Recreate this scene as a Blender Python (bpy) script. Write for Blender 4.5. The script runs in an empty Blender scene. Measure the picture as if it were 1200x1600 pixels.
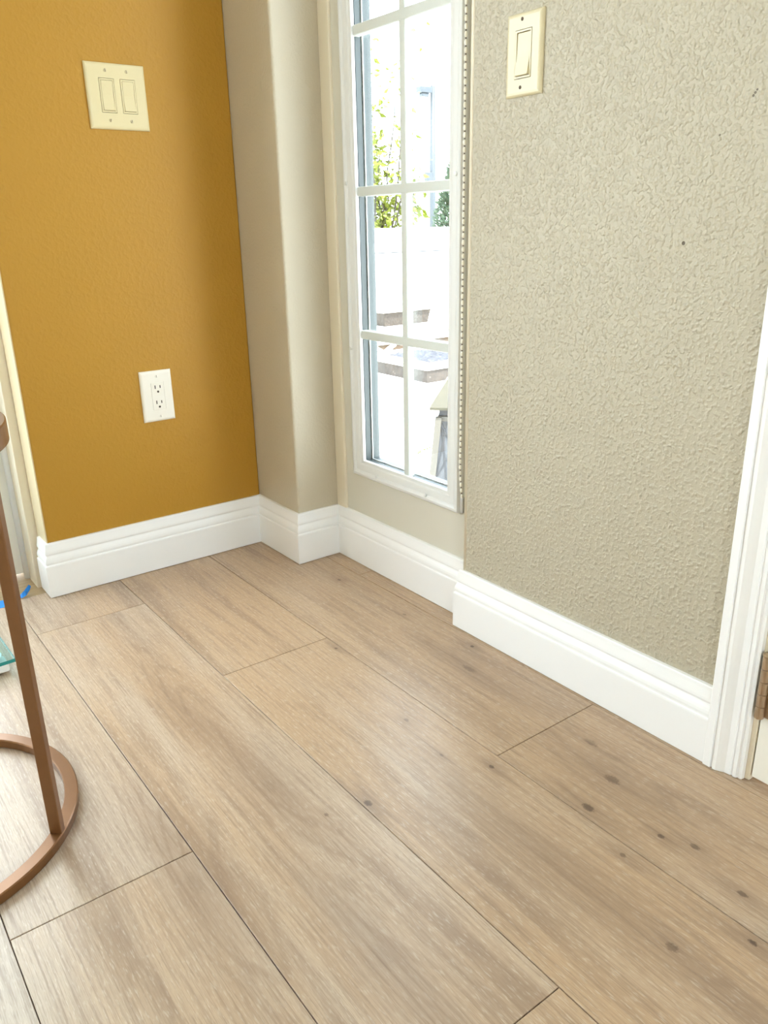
import bpy, bmesh, math, random
from mathutils import Vector, Matrix

random.seed(7)
S = bpy.context.scene
COL = S.collection

# ------------------------------------------------------------------ camera
def setup_camera():
    yaw, pitch, roll = math.radians(36.4797), math.radians(-19.7958), math.radians(-1.2123)
    fwd = Vector((math.sin(yaw)*math.cos(pitch), math.cos(yaw)*math.cos(pitch), math.sin(pitch)))
    right = Vector((math.cos(yaw), -math.sin(yaw), 0))
    up = right.cross(fwd)
    R = right*math.cos(roll) + up*math.sin(roll)
    U = -right*math.sin(roll) + up*math.cos(roll)
    m = Matrix((R, U, -fwd)).transposed().to_4x4()
    m.translation = (-0.91399, -1.77586, 0.77862)
    cd = bpy.data.cameras.new('camera')
    cd.sensor_fit = 'VERTICAL'
    cd.sensor_height = 24.0
    cd.lens = 1249.245*24.0/1600.0
    cd.clip_start = 0.01
    cd.clip_end = 200
    co = bpy.data.objects.new('camera', cd)
    COL.objects.link(co)
    co.matrix_world = m
    S.camera = co
setup_camera()

# ------------------------------------------------------------------ light
SKY = 5.0
SKY_COL = (0.81, 0.905, 1.0, 1)
SUN = 9.0
w = bpy.data.worlds.new('sky')
S.world = w
w.use_nodes = True
bg = w.node_tree.nodes['Background']
bg.inputs[0].default_value = SKY_COL
bg.inputs[1].default_value = SKY
sd = bpy.data.lights.new('sun', 'SUN')
sd.energy = SUN
sd.color = (1.0, 0.965, 0.91)
sd.angle = math.radians(0.6)
so = bpy.data.objects.new('sun', sd)
COL.objects.link(so)
so.rotation_euler = Vector((0.12, 0.55, -1.0)).to_track_quat('-Z', 'Y').to_euler()

S.view_settings.view_transform = 'Standard'
S.view_settings.look = 'None'
S.view_settings.exposure = 1.06
S.view_settings.gamma = 1.0
S.view_settings.use_curve_mapping = False
S.cycles.max_bounces = 10
S.cycles.diffuse_bounces = 6
S.cycles.transparent_max_bounces = 16
S.cycles.sample_clamp_indirect = 8.0
S.cycles.caustics_reflective = False
S.cycles.caustics_refractive = False

# ------------------------------------------------------------------ materials
class NT:
    """small helper to write node trees"""
    def __init__(s, name):
        s.m = bpy.data.materials.new(name)
        s.m.use_nodes = True
        s.t = s.m.node_tree
        s.b = s.t.nodes['Principled BSDF']
    def n(s, typ, **kw):
        nd = s.t.nodes.new(typ)
        for k, v in kw.items():
            setattr(nd, k, v)
        return nd
    def l(s, a, b):
        s.t.links.new(a, b)
    def put(s, sock, v):
        if hasattr(v, 'is_output') or isinstance(v, bpy.types.NodeSocket):
            s.l(v, sock)
        else:
            sock.default_value = v
    def math(s, op, a, b=None, c=None, clamp=False):
        nd = s.n('ShaderNodeMath', operation=op, use_clamp=clamp)
        s.put(nd.inputs[0], a)
        if b is not None: s.put(nd.inputs[1], b)
        if c is not None: s.put(nd.inputs[2], c)
        return nd.outputs[0]
    def vmath(s, op, a, b=None):
        nd = s.n('ShaderNodeVectorMath', operation=op)
        s.put(nd.inputs[0], a)
        if b is not None: s.put(nd.inputs[1], b)
        return nd
    def mix(s, f, a, b, mode='MIX'):
        nd = s.n('ShaderNodeMix', data_type='RGBA', blend_type=mode)
        s.put(nd.inputs[0], f); s.put(nd.inputs[6], a); s.put(nd.inputs[7], b)
        return nd.outputs[2]
    def ramp(s, f, a, b):
        nd = s.n('ShaderNodeMapRange', interpolation_type='SMOOTHSTEP')
        s.put(nd.inputs[0], f); nd.inputs[1].default_value = a; nd.inputs[2].default_value = b
        return nd.outputs[0]
    def noise(s, vec, scale, detail=2.0, rough=0.5, dist=0.0):
        nd = s.n('ShaderNodeTexNoise')
        s.put(nd.inputs['Vector'], vec)
        nd.inputs['Scale'].default_value = scale
        nd.inputs['Detail'].default_value = detail
        nd.inputs['Roughness'].default_value = rough
        nd.inputs['Distortion'].default_value = dist
        return nd.outputs[0]
    def obj(s):
        return s.n('ShaderNodeTexCoord').outputs['Object']
    def bump(s, h, strength, dist):
        nd = s.n('ShaderNodeBump')
        nd.inputs['Strength'].default_value = strength
        nd.inputs['Distance'].default_value = dist
        s.l(h, nd.inputs['Height'])
        s.l(nd.outputs[0], s.b.inputs['Normal'])
    def base(s, c, rough=0.5, metal=0.0, spec=0.5):
        s.put(s.b.inputs['Base Color'], c)
        s.put(s.b.inputs['Roughness'], rough)
        s.b.inputs['Metallic'].default_value = metal
        s.b.inputs['Specular IOR Level'].default_value = spec

def c4(r, g, b): return (r, g, b, 1.0)

def plain(name, col, rough=0.5, metal=0.0, spec=0.5, var=0.06, scale=30.0, bump=0.0, bscale=200.0):
    t = NT(name)
    o = t.obj()
    f = t.noise(o, scale, 3.0)
    lo = c4(*[x*(1-var) for x in col]); hi = c4(*[min(1, x*(1+var)) for x in col])
    t.base(t.mix(f, lo, hi), rough, metal, spec)
    if bump:
        t.bump(t.noise(o, bscale, 2.0), bump, 0.001)
    return t.m

def wall_paint(name, col, scale, strength, rough=0.5, spots=(), dist=0.0026):
    t = NT(name)
    o = t.obj()
    # spattered orange peel: raised grains standing on a flat ground
    a = t.noise(o, scale, 1.0, 0.5, 0.15)
    b = t.noise(o, scale*2.4, 1.0, 0.5, 0.0)
    c0 = t.noise(o, scale*0.22, 2.0, 0.5, 0.0)
    g = t.math('MULTIPLY', t.math('SUBTRACT', a, 0.44), 3.2, clamp=True)
    h = t.math('ADD', t.math('MULTIPLY', g, t.math('ADD', 0.55, t.math('MULTIPLY', c0, 0.9))), t.math('MULTIPLY', b, 0.22))
    big = t.noise(o, 2.2, 2.0)
    c = t.mix(big, c4(*[x*0.985 for x in col]), c4(*[min(1, x*1.015) for x in col]))
    for (p, r, k) in spots:
        d = t.vmath('DISTANCE', o, p).outputs['Value']
        c = t.mix(t.math('MULTIPLY', t.math('LESS_THAN', d, r), k), c, c4(0.10, 0.07, 0.045))
    t.base(c, rough, 0, 0.4)
    t.bump(h, strength, dist)
    return t.m

def glass_mat(name, tint=(0.97, 0.99, 0.985), refl=0.05, rough=0.0):
    t = NT(name)
    out = t.t.nodes['Material Output']
    t.t.nodes.remove(t.b)
    tr = t.n('ShaderNodeBsdfTransparent'); tr.inputs[0].default_value = c4(*tint)
    gl = t.n('ShaderNodeBsdfGlossy'); gl.inputs['Roughness'].default_value = rough
    fr = t.n('ShaderNodeFresnel')
    bf = t.n('ShaderNodeNewGeometry').outputs['Backfacing']
    t.l(t.math('MULTIPLY_ADD', bf, 1/1.45 - 1.45, 1.45), fr.inputs[0])   # same index from either side
    mx = t.n('ShaderNodeMixShader')
    t.l(t.math('MULTIPLY', fr.outputs[0], 0.9), mx.inputs[0])
    t.l(tr.outputs[0], mx.inputs[1]); t.l(gl.outputs[0], mx.inputs[2])
    t.l(mx.outputs[0], out.inputs[0])
    return t.m

KNOTS = [  # x, y, size across, size along, darkness
    (-0.0702, -1.1868, .020, .034, .85), (-0.1453, -1.2048, .011, .018, .95), (-0.1133, -1.3015, .006, .009, .9),
    (-0.0945, -1.3400, .008, .012, .8), (-0.1809, -1.2910, .006, .009, .8), (-0.1756, -1.4662, .006, .010, 1.0),
    (-0.1194, -1.4209, .007, .013, .8), (-0.1884, -1.0555, .006, .009, .95), (-0.3835, -1.0051, .009, .013, .9),
    (-0.0221, -0.8246, .018, .045, .6), (0.0394, -0.7669, .006, .008, 1.0), (0.0114, -0.3429, .006, .009, .8),
    (0.0209, -0.5767, .006, .009, .6), (-0.1724, -0.6056, .005, .007, .8), (-0.2140, -0.8796, .006, .009, .6),
    (-0.6420, -0.9902, .024, .055, .45), (-0.4784, -0.8862, .024, .045, .45), (-0.4928, -0.6213, .020, .05, .4),
    (-0.2527, -1.4137, .010, .014, .7), (-0.4433, -0.9882, .005, .008, .7), (-0.2294, -0.9872, .005, .008, .5),
    (-0.0235, -1.1100, .010, .022, .5), (-0.52, -1.22, .02, .06, .35), (-0.26, -1.24, .018, .06, .3),
]

def floor_mat():
    t = NT('oak_vinyl_plank')
    o = t.obj()
    at = t.n('ShaderNodeAttribute', attribute_name='plank').outputs['Color']
    sp = t.n('ShaderNodeSeparateColor'); t.l(at, sp.inputs[0])
    rnd, rnd2, rnd3 = sp.outputs[0], sp.outputs[1], sp.outputs[2]
    xyz = t.n('ShaderNodeSeparateXYZ'); t.l(o, xyz.inputs[0])
    X, Y = xyz.outputs[0], xyz.outputs[1]
    xs = t.math('ADD', X, t.math('MULTIPLY', rnd, 17.0))
    ys = t.math('ADD', Y, t.math('MULTIPLY', rnd2, 31.0))
    def vec(ax, ay):
        c = t.n('ShaderNodeCombineXYZ')
        t.l(t.math('MULTIPLY', xs, ax), c.inputs[0]); t.l(t.math('MULTIPLY', ys, ay), c.inputs[1])
        return c.outputs[0]
    # knots as bumps in the growth-ring field
    bumpsum, core, halo = None, None, None
    kn_noise = t.math('MULTIPLY', t.math('SUBTRACT', t.noise(o, 260.0, 2.0, 0.6), 0.5), 1.6)
    for (kx, ky, sx, sy, dk) in KNOTS:
        dx = t.math('MULTIPLY', t.math('SUBTRACT', X, kx), 1.0/sx)
        dy = t.math('MULTIPLY', t.math('SUBTRACT', Y, ky), 1.0/sy)
        dy2 = t.math('MULTIPLY', dy, 0.5)
        q = t.math('MULTIPLY_ADD', dx, dx, t.math('MULTIPLY', dy, dy))
        q2 = t.math('MULTIPLY_ADD', dx, dx, t.math('MULTIPLY', dy2, dy2))
        g = t.math('EXPONENT', t.math('MULTIPLY', q2, -0.25))
        wide = t.math('MULTIPLY', g, min(1.0, sx*45))
        bumpsum = wide if bumpsum is None else t.math('ADD', bumpsum, wide)
        qk = t.math('ADD', t.math('MULTIPLY', q, 2.2 if sx < 0.0135 else 5.0), kn_noise)
        k = t.math('MULTIPLY', t.math('SUBTRACT', 1.0, t.ramp(qk, 0.15, 1.1)), dk if sx < 0.0135 else (dk*0.8 if dk > 0.5 else dk*0.35))
        core = k if core is None else t.math('MAXIMUM', core, k)
        hq = t.math('MULTIPLY', g, dk if sx < 0.0135 else max(dk, 0.85))
        halo = hq if halo is None else t.math('MAXIMUM', halo, hq)
    warp = t.noise(vec(6.0, 0.75), 1.0, 3.0, 0.5)
    ring = t.math('ADD', t.math('MULTIPLY', xs, 34.0), t.math('MULTIPLY', warp, 13.0))
    ring = t.math('ADD', ring, t.math('MULTIPLY', bumpsum, 2.2))
    wave = t.math('SINE', t.math('MULTIPLY', ring, 6.2832))
    rl = t.ramp(wave, 0.35, 1.0)
    fib = t.noise(vec(420, 9), 1.0, 3.0, 0.65)
    fib2 = t.noise(vec(130, 3.2), 1.0, 3.0, 0.6)
    bands = t.noise(vec(12, 0.9), 1.0, 5.0, 0.62, 0.5)
    blot = t.noise(vec(7.0, 1.3), 1.0, 3.0, 0.6, 0.4)
    fleck = t.noise(vec(420, 62), 1.0, 2.0, 0.6)
    fine = t.noise(vec(1400, 60), 1.0, 1.0, 0.5)
    tan = c4(0.505, 0.352, 0.222); grey = c4(0.555, 0.468, 0.378); brown = c4(0.265, 0.175, 0.118); dark = c4(0.10, 0.058, 0.035)
    col = t.mix(t.ramp(t.math('ADD', t.math('MULTIPLY', blot, 0.8), t.math('MULTIPLY', rnd3, 0.40)), 0.36, 0.86), tan, grey)
    col = t.mix(t.math('MULTIPLY', t.ramp(bands, 0.49, 0.74), 0.72), col, brown)
    col = t.mix(t.math('MULTIPLY', t.ramp(fib2, 0.48, 0.72), 0.46), col, brown)
    col = t.mix(t.math('MULTIPLY', rl, t.math('ADD', t.math('MULTIPLY', t.ramp(bands, 0.40, 0.70), 0.30), t.math('MULTIPLY', halo, 0.35)), clamp=True), col, brown)
    col = t.mix(t.math('MULTIPLY', t.ramp(fib, 0.46, 0.66), 0.46), col, brown)
    col = t.mix(t.math('MULTIPLY', t.ramp(fine, 0.5, 0.72), 0.34), col, brown)
    col = t.mix(t.math('MULTIPLY', t.ramp(fleck, 0.52, 0.74), 0.34), col, c4(0.74, 0.66, 0.55))
    col = t.mix(t.math('MULTIPLY', t.math('MULTIPLY', halo, t.math('ADD', 0.35, fib2)), 0.68), col, brown)
    kn = t.math('MULTIPLY', core, t.math('ADD', 0.55, t.math('MULTIPLY', fib2, 0.7)), clamp=True)
    col = t.mix(t.math('MULTIPLY', kn, 0.97), col, dark)
    t.base(col, t.math('ADD', 0.27, t.math('MULTIPLY', fib, 0.16)), 0, 0.5)
    h = t.math('SUBTRACT', t.math('MULTIPLY', fleck, 0.4), t.math('MULTIPLY', fib, 0.8))
    t.bump(h, 0.22, 0.0008)
    return t.m

M = {}
def build_mats():
    M['orange'] = wall_paint('ochre_wall_paint', (0.43, 0.222, 0.021), 105, 0.20, 0.5)
    M['greige'] = wall_paint('greige_wall_paint', (0.465, 0.418, 0.315), 155, 0.62, 0.42,
        [((0.0827, -1.1141, 0.7467), 0.0026, 0.9), ((0.0827, -1.1885, 0.9145), 0.0016, 0.8), ((0.0827, -1.1905, 0.9175), 0.0016, 0.8),
         ((0.0827, -1.1925, 0.9205), 0.0013, 0.8), ((0.0827, -1.150, 0.875), 0.0013, 0.8)])
    M['column'] = wall_paint('greige_column_paint', (0.53, 0.468, 0.352), 150, 0.16, 0.45)
    M['panel'] = plain('cream_panel_paint', (0.62, 0.59, 0.50), 0.4, var=0.02, scale=4)
    M['ceil'] = plain('ceiling_white', (0.80, 0.79, 0.75), 0.8, var=0.02, scale=5)
    M['trim'] = plain('white_semi_gloss', (0.87, 0.87, 0.865), 0.28, var=0.015, scale=12)
    M['door'] = plain('white_door_enamel', (0.80, 0.77, 0.69), 0.33, var=0.015, scale=8)
    M['cream'] = plain('cream_enamel', (0.78, 0.70, 0.55), 0.35, var=0.02, scale=8)
    M['creamy'] = plain('warm_cream_paint', (0.62, 0.515, 0.325), 0.4, var=0.02, scale=8)
    M['vinyl'] = plain('white_window_plastic', (0.70, 0.70, 0.68), 0.35, var=0.015, scale=20)
    M['spacer'] = plain('grey_glazing_spacer', (0.13, 0.15, 0.15), 0.4, var=0.05)
    M['muntin'] = plain('pale_grey_muntin', (0.60, 0.625, 0.585), 0.4, var=0.015, scale=20)
    M['outer'] = plain('blue_grey_shaded_glazing', (0.064, 0.076, 0.074), 0.5, var=0.05)  # shade on the glazing channel and outer stop, put into a dark colour
    M['glass'] = glass_mat('window_glass')
    M['floor'] = floor_mat()
    M['seam'] = plain('plank_seam', (0.13, 0.075, 0.04), 0.7)
    M['sill'] = sill_mat()
    M['ivory'] = plain('ivory_plastic', (0.70, 0.605, 0.36), 0.3, var=0.015)
    M['ivory2'] = plain('pale_ivory_plastic', (0.66, 0.585, 0.385), 0.3, var=0.015)
    M['white_pl'] = plain('white_plastic', (0.85, 0.81, 0.72), 0.3, var=0.015)
    M['gap'] = plain('dark_gap', (0.05, 0.035, 0.02), 0.8)
    M['screw'] = plain('ivory_screw', (0.62, 0.53, 0.34), 0.35, 0.2)
    M['bronze'] = plain('brushed_bronze', (0.205, 0.092, 0.032), 0.32, 0.5, var=0.08, scale=60)
    bb = M['bronze'].node_tree.nodes['Principled BSDF']; bb.inputs['Coat Weight'].default_value = 0.22; bb.inputs['Coat Roughness'].default_value = 0.22
    M['hinge'] = plain('satin_bronze_hinge', (0.50, 0.385, 0.27), 0.3, 0.9, var=0.06, scale=60)
    M['bead'] = plain('white_bead_plastic', (0.84, 0.80, 0.68), 0.3)
    M['cord'] = plain('brown_chain_link', (0.13, 0.09, 0.055), 0.6)
    M['clip'] = plain('grey_chain_clip', (0.42, 0.40, 0.36), 0.35)
    M['tape'] = plain('blue_painters_tape', (0.012, 0.25, 0.80), 0.6, var=0.12, scale=90, bump=0.4, bscale=300)
    M['sglass'] = glass_mat('scale_glass', (0.80, 0.93, 0.93), 0.08)
    M['sedge'] = plain('teal_glass_edge', (0.02, 0.26, 0.25), 0.1)
    M['spad'] = plain('aqua_sensor_disc', (0.32, 0.78, 0.80), 0.25)
    M['steel'] = plain('brushed_steel', (0.55, 0.56, 0.57), 0.3, 1.0, var=0.05)
    M['topglass'] = glass_mat('tabletop_glass', (0.86, 0.93, 0.90), 0.1)
    M['patio'] = plain('pale_concrete', (0.70, 0.70, 0.68), 0.9, var=0.06, scale=3)
    M['stucco'] = plain('white_stucco', (0.78, 0.76, 0.72), 0.9, var=0.04, scale=6, bump=0.3)
    M['stone'] = stone_mat('rough_brown_stone', (0.0471, 0.0390, 0.0336), 26)
    M['gravel'] = stone_mat('blue_grey_gravel', (0.0336, 0.0356, 0.0457), 30)
    M['wicker'] = stone_mat('brown_brick_weave', (0.0390, 0.0310, 0.0249), 44)
    M['deckwood'] = plain('orange_brown_timber', (0.0666, 0.0421, 0.0255), 0.7, var=0.2, scale=8)
    M['whitewood'] = plain('white_painted_timber', (0.76, 0.74, 0.66), 0.6)
    M['leaf'] = leaf_mat('lime_green_leaf', (0.1229, 0.1516, 0.0051))
    M['cypress'] = leaf_mat('grey_green_foliage', (0.0529, 0.0852, 0.0500))
    M['bark'] = plain('grey_bark', (0.0392, 0.0323, 0.0255), 0.9, var=0.2)
    M['pole'] = plain('blue_grey_pole', (0.0373, 0.0461, 0.0542), 0.5, var=0.08, scale=3)
    M['grass'] = leaf_mat('grass_blade', (0.0833, 0.1011, 0.0119))
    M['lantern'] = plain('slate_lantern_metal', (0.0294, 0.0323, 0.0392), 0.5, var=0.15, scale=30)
    M['lanternpale'] = plain('pale_lantern_frame', (0.0833, 0.0784, 0.0686), 0.6, var=0.1, scale=30)
    M['lpanel'] = plain('frosted_lantern_panel', (0.0647, 0.0712, 0.0840), 0.4, var=0.12, scale=60)
    M['roofm'] = plain('straw_lantern_roof', (0.0441, 0.0412, 0.0274), 0.6, var=0.25, scale=40)

def sill_mat():
    t = NT('tan_wood_threshold')
    o = t.obj()
    mp = t.n('ShaderNodeMapping'); t.l(o, mp.inputs[0]); mp.inputs[3].default_value = (6, 110, 20)
    f = t.noise(mp.outputs[0], 1.0, 3.0)
    t.base(t.mix(f, c4(0.33, 0.22, 0.11), c4(0.62, 0.50, 0.32)), 0.5)
    return t.m

def stone_mat(name, col, scale):
    t = NT(name)
    o = t.obj()
    v = t.n('ShaderNodeTexVoronoi'); t.l(o, v.inputs['Vector']); v.inputs['Scale'].default_value = scale
    f = t.noise(o, scale*0.7, 3.0)
    c = t.mix(f, c4(*[x*0.55 for x in col]), c4(*[min(1, x*1.5) for x in col]))
    c = t.mix(t.math('LESS_THAN', v.outputs['Distance'], 0.16), c, c4(*[min(1, x*2.4) for x in col]))
    t.base(c, 0.85)
    t.bump(v.outputs['Distance'], 0.5, 0.01)
    return t.m

def leaf_mat(name, col):
    t = NT(name)
    f = t.noise(t.obj(), 9.0, 2.0)
    c = t.mix(f, c4(*[x*0.6 for x in col]), c4(*[x*1.35 for x in col]))
    t.base(c, 0.55)
    return t.m
build_mats()

# ------------------------------------------------------------------ mesh helpers
def obj(name, bm, mat, parent=None, smooth=False, bevel=0.0, seg=2):
    me = bpy.data.meshes.new(name)
    bmesh.ops.recalc_face_normals(bm, faces=bm.faces[:])
    bm.to_mesh(me); bm.free()
    mats = mat if isinstance(mat, (list, tuple)) else [mat]
    for m in mats: me.materials.append(m)
    if smooth:
        for p in me.polygons: p.use_smooth = True
    o = bpy.data.objects.new(name, me)
    COL.objects.link(o)
    if parent is not None: o.parent = parent
    if bevel:
        b = o.modifiers.new('bevel', 'BEVEL')
        b.width = bevel; b.segments = seg; b.limit_method = 'ANGLE'; b.angle_limit = math.radians(40)
        b.harden_normals = False
    return o

def box(bm, x0, x1, y0, y1, z0, z1, mi=0):
    vs = [bm.verts.new((x, y, z)) for x in (x0, x1) for y in (y0, y1) for z in (z0, z1)]
    for f in ((0, 1, 3, 2), (4, 6, 7, 5), (0, 4, 5, 1), (2, 3, 7, 6), (0, 2, 6, 4), (1, 5, 7, 3)):
        fc = bm.faces.new([vs[i] for i in f]); fc.material_index = mi
    return vs

def boxes(*bs):
    bm = bmesh.new()
    for b in bs: box(bm, *b)
    return bm

def prism(bm, pts, ax, a, b):
    """extrude a 2-D outline along axis ax between a and b"""
    def P(p, t):
        v = list(p); v.insert(ax, t); return tuple(v)
    A = [bm.verts.new(P(p, a)) for p in pts]; B = [bm.verts.new(P(p, b)) for p in pts]
    n = len(pts)
    for i in range(n):
        bm.faces.new((A[i], A[(i+1) % n], B[(i+1) % n], B[i]))
    bm.faces.new(A[::-1]); bm.faces.new(B)

def loft(bm, rings, closed=True, caps=True):
    R = [[bm.verts.new(p) for p in r] for r in rings]
    n = len(R[0])
    for a, b in zip(R, R[1:]):
        for i in range(n if closed else n-1):
            bm.faces.new((a[i], a[(i+1) % n], b[(i+1) % n], b[i]))
    if caps:
        bm.faces.new(R[0][::-1]); bm.faces.new(R[-1])
    return R

def lathe(bm, prof, cx=0, cy=0, n=48, caps=True, M4=None):
    rings = []
    for (r, z) in prof:
        ring = []
        for k in range(n):
            a = 2*math.pi*k/n
            v = Vector((cx + r*math.cos(a), cy + r*math.sin(a), z))
            ring.append(M4 @ v if M4 else v)
        rings.append(ring)
    loft(bm, rings, True, caps)

def torus_rect(bm, cx, cy, r0, r1, z0, z1, n=96, bev=0.0015):
    prof = [(r0+bev, z0), (r1-bev, z0), (r1, z0+bev), (r1, z1-bev), (r1-bev, z1), (r0+bev, z1), (r0, z1-bev), (r0, z0+bev)]
    R = []
    for k in range(n):
        a = 2*math.pi*k/n
        R.append([bm.verts.new((cx+r*math.cos(a), cy+r*math.sin(a), z)) for r, z in prof])
    m = len(prof)
    for k in range(n):
        A, B = R[k], R[(k+1) % n]
        for i in range(m):
            bm.faces.new((A[i], A[(i+1) % m], B[(i+1) % m], B[i]))

def tube(bm, pts, rad, n=8):
    rings = []
    for i, p in enumerate(pts):
        p = Vector(p)
        d = (Vector(pts[min(i+1, len(pts)-1)]) - Vector(pts[max(i-1, 0)])).normalized()
        u = d.cross(Vector((0.31, 0.22, 0.9))).normalized(); v = d.cross(u)
        r = rad[i] if isinstance(rad, (list, tuple)) else rad
        rings.append([p + (u*math.cos(2*math.pi*k/n) + v*math.sin(2*math.pi*k/n))*r for k in range(n)])
    loft(bm, rings)

def bar(bm, a, b, w, t, up=(0, 0, 1)):
    """rectangular bar from a to b"""
    a, b = Vector(a), Vector(b); d = (b-a).normalized()
    s = d.cross(Vector(up)).normalized(); u = s.cross(d).normalized()
    loft(bm, [[p + s*sx*w/2 + u*sy*t/2 for sx, sy in ((-1, -1), (1, -1), (1, 1), (-1, 1))] for p in (a, b)])

def tag(o, label=None, cat=None, group=None, kind=None):
    if label: o['label'] = label
    if cat: o['category'] = cat
    if group: o['group'] = group
    if kind: o['kind'] = kind
    return o

def thing(name, label, cat, mat=None, loc=(0, 0, 0), group=None):
    o = bpy.data.objects.new(name, None)
    COL.objects.link(o)
    o.empty_display_size = 0.05
    if mat is not None: o.matrix_world = mat
    else: o.location = loc
    return tag(o, label, cat, group)

def struct(name, bm, mat, label, parent=None, **kw):
    o = obj(name, bm, mat, parent, **kw)
    if parent is None:
        tag(o, label, name.split('_')[0], kind='structure')
    return o

# ------------------------------------------------------------------ room constants (metres)
XA, YC, XD, YF, XF = -0.5336, -0.1939, 0.1177, -0.6922, 0.0827
TB, HB = 0.0149, 0.126
LX, FY, H = -2.3, -3.6, 2.5          # left wall, wall behind the camera, ceiling
YG = -1.2469                          # casing edge on right wall
DY = 0.164                            # face of the door beyond the ochre wall

# ------------------------------------------------------------------ floor
def build_floor():
    W = 0.2293
    seams = [-0.1625 + 0.2266 + W, -0.1625 + 0.2266] + [-0.1625 - W*k for k in range(0, 11)]
    ends = {0: -0.35, 1: -1.0416, 2: -0.5586, 3: -0.173, 4: -0.9366, 5: -1.62, 6: -0.42, 7: -1.1, 8: -0.2, 9: -0.8, 10: -0.5, 11: -1.0}
    L = 1.1965
    bm = bmesh.new()
    lay = bm.loops.layers.color.new('plank')
    rnd = random.Random(11)
    g, bev, dz = 0.00065, 0.0006, 0.0005
    x_max, x_min, y_max, y_min = 0.165, LX - 0.1, 0.027, FY - 0.1
    for i in range(len(seams)-1):
        xb, xa = min(seams[i], x_max), max(seams[i+1], x_min)
        if xb <= xa: continue
        e = ends.get(i, -0.6)
        ys = sorted({e + L*k for k in range(-4, 4)})
        for y0, y1 in zip(ys, ys[1:]):
            y0c, y1c = max(y0, y_min), min(y1, y_max)
            if y1c - y0c < 0.004: continue
            col = (rnd.random(), rnd.random(), min(1.0, max(0.0, (i-1)*0.28 + rnd.uniform(-.12, .12))), 1)
            A = [(xa+g, y0c+g), (xb-g, y0c+g), (xb-g, y1c-g), (xa+g, y1c-g)]
            B = [(xa+g+bev, y0c+g+bev), (xb-g-bev, y0c+g+bev), (xb-g-bev, y1c-g-bev), (xa+g+bev, y1c-g-bev)]
            lo = [bm.verts.new((x, y, -0.006)) for x, y in A]
            mid = [bm.verts.new((x, y, -dz)) for x, y in A]
            top = [bm.verts.new((x, y, 0.0)) for x, y in B]
            fs = [bm.faces.new(top)]
            for k in range(4):
                n = (k+1) % 4
                fs.append(bm.faces.new((mid[k], mid[n], top[n], top[k])))
                fs.append(bm.faces.new((lo[k], lo[n], mid[n], mid[k])))
            for f in fs:
                for lp in f.loops: lp[lay] = col
    # subfloor seen only in the joints
    box(bm, x_min, x_max, y_min, y_max, -0.11, -0.004, 1)
    struct('floor', bm, [M['floor'], M['seam']], 'light oak plank floor with brown knots')
build_floor()

# ------------------------------------------------------------------ walls
struct('wall_back', boxes((XA, 0.0, 0.0, 0.21, -0.1, H)), M['orange'], 'ochre orange textured wall', bevel=0.004)
struct('wall_column', boxes((0.0, XD+0.045, YC, 0.21, -0.1, H)), M['column'], 'greige column beside the ochre wall', bevel=0.005, seg=3)
WY0, WY1, WZ0, WZ1 = -0.6110, -0.3130, 0.2620, 1.7220      # glazed opening
struct('wall_window', boxes((XD, XD+0.045, YF, YC, -0.1, WZ0-0.02), (XD, XD+0.045, YF, YC, WZ1+0.02, H),
                            (XD, XD+0.045, WY1+0.02, YC, WZ0-0.02, WZ1+0.02), (XD, XD+0.045, YF, WY0-0.02, WZ0-0.02, WZ1+0.02)),
       M['panel'], 'smooth cream panel around the narrow window')
struct('wall_right', boxes((XF, XD+0.045, -1.303, YF, -0.1, H), (XF, XD+0.045, -2.12, -1.303, 2.05, H), (XF, XD+0.045, FY, -2.12, -0.1, H)),
       M['greige'], 'greige wall with heavy orange peel texture', bevel=0.004, seg=3)
struct('wall_left', boxes((LX-0.12, LX, FY, 0.32, -0.1, H)),
       M['column'], 'greige wall left of the room')
struct('wall_front', boxes((LX-0.12, -2.05, FY-0.12, FY, -0.1, H), (-1.15, XD+0.045, FY-0.12, FY, -0.1, H), (-2.05, -1.15, FY-0.12, FY, 2.05, H), (-2.05, -1.15, FY-0.12, FY, -0.1, 0.02)), M['column'], 'greige wall behind the viewpoint')
struct('wall_door', boxes((LX, -2.28, DY, 0.32, -0.1, H), (-2.28, XA, DY, 0.32, 2.06, H)), M['column'], 'greige wall around the garden door')
def build_fill_window():  # unseen opening added behind the camera to let in fill light
    fr = boxes((-2.05, -1.15, FY-0.08, FY-0.04, 0.02, 0.08), (-2.05, -1.15, FY-0.08, FY-0.04, 1.99, 2.05), (-2.05, -1.99, FY-0.08, FY-0.04, 0.08, 1.99),
               (-1.21, -1.15, FY-0.08, FY-0.04, 0.08, 1.99))
    d = struct('window_fill', fr, M['vinyl'], 'tall window added unseen behind the viewpoint for fill light')
    obj('glass_pane', boxes((-1.995, -1.205, FY-0.064, FY-0.058, 0.075, 1.995)), M['glass'], d)
build_fill_window()
struct('ceiling', boxes((LX-0.12, XD+0.045, FY-0.12, 0.32, H, H+0.1)), M['ceil'], 'white ceiling')
# corner bead of the right wall, window light painted on it as cream
bm = bmesh.new()
tube(bm, [(XF+0.0035, YF-0.0025, HB), (XF+0.0035, YF-0.0025, H-0.01)], 0.0052, 12)
struct('trim_1', bm, M['cream'], 'rounded corner bead at the end of the right wall, window light painted in cream', smooth=True)
struct('trim_2', boxes((XD-0.006, XD+0.004, YC-0.040, YC-0.0005, HB-0.01, H-0.002)), M['cream'], 'cream jamb strip in the column corner', bevel=0.002)

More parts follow.
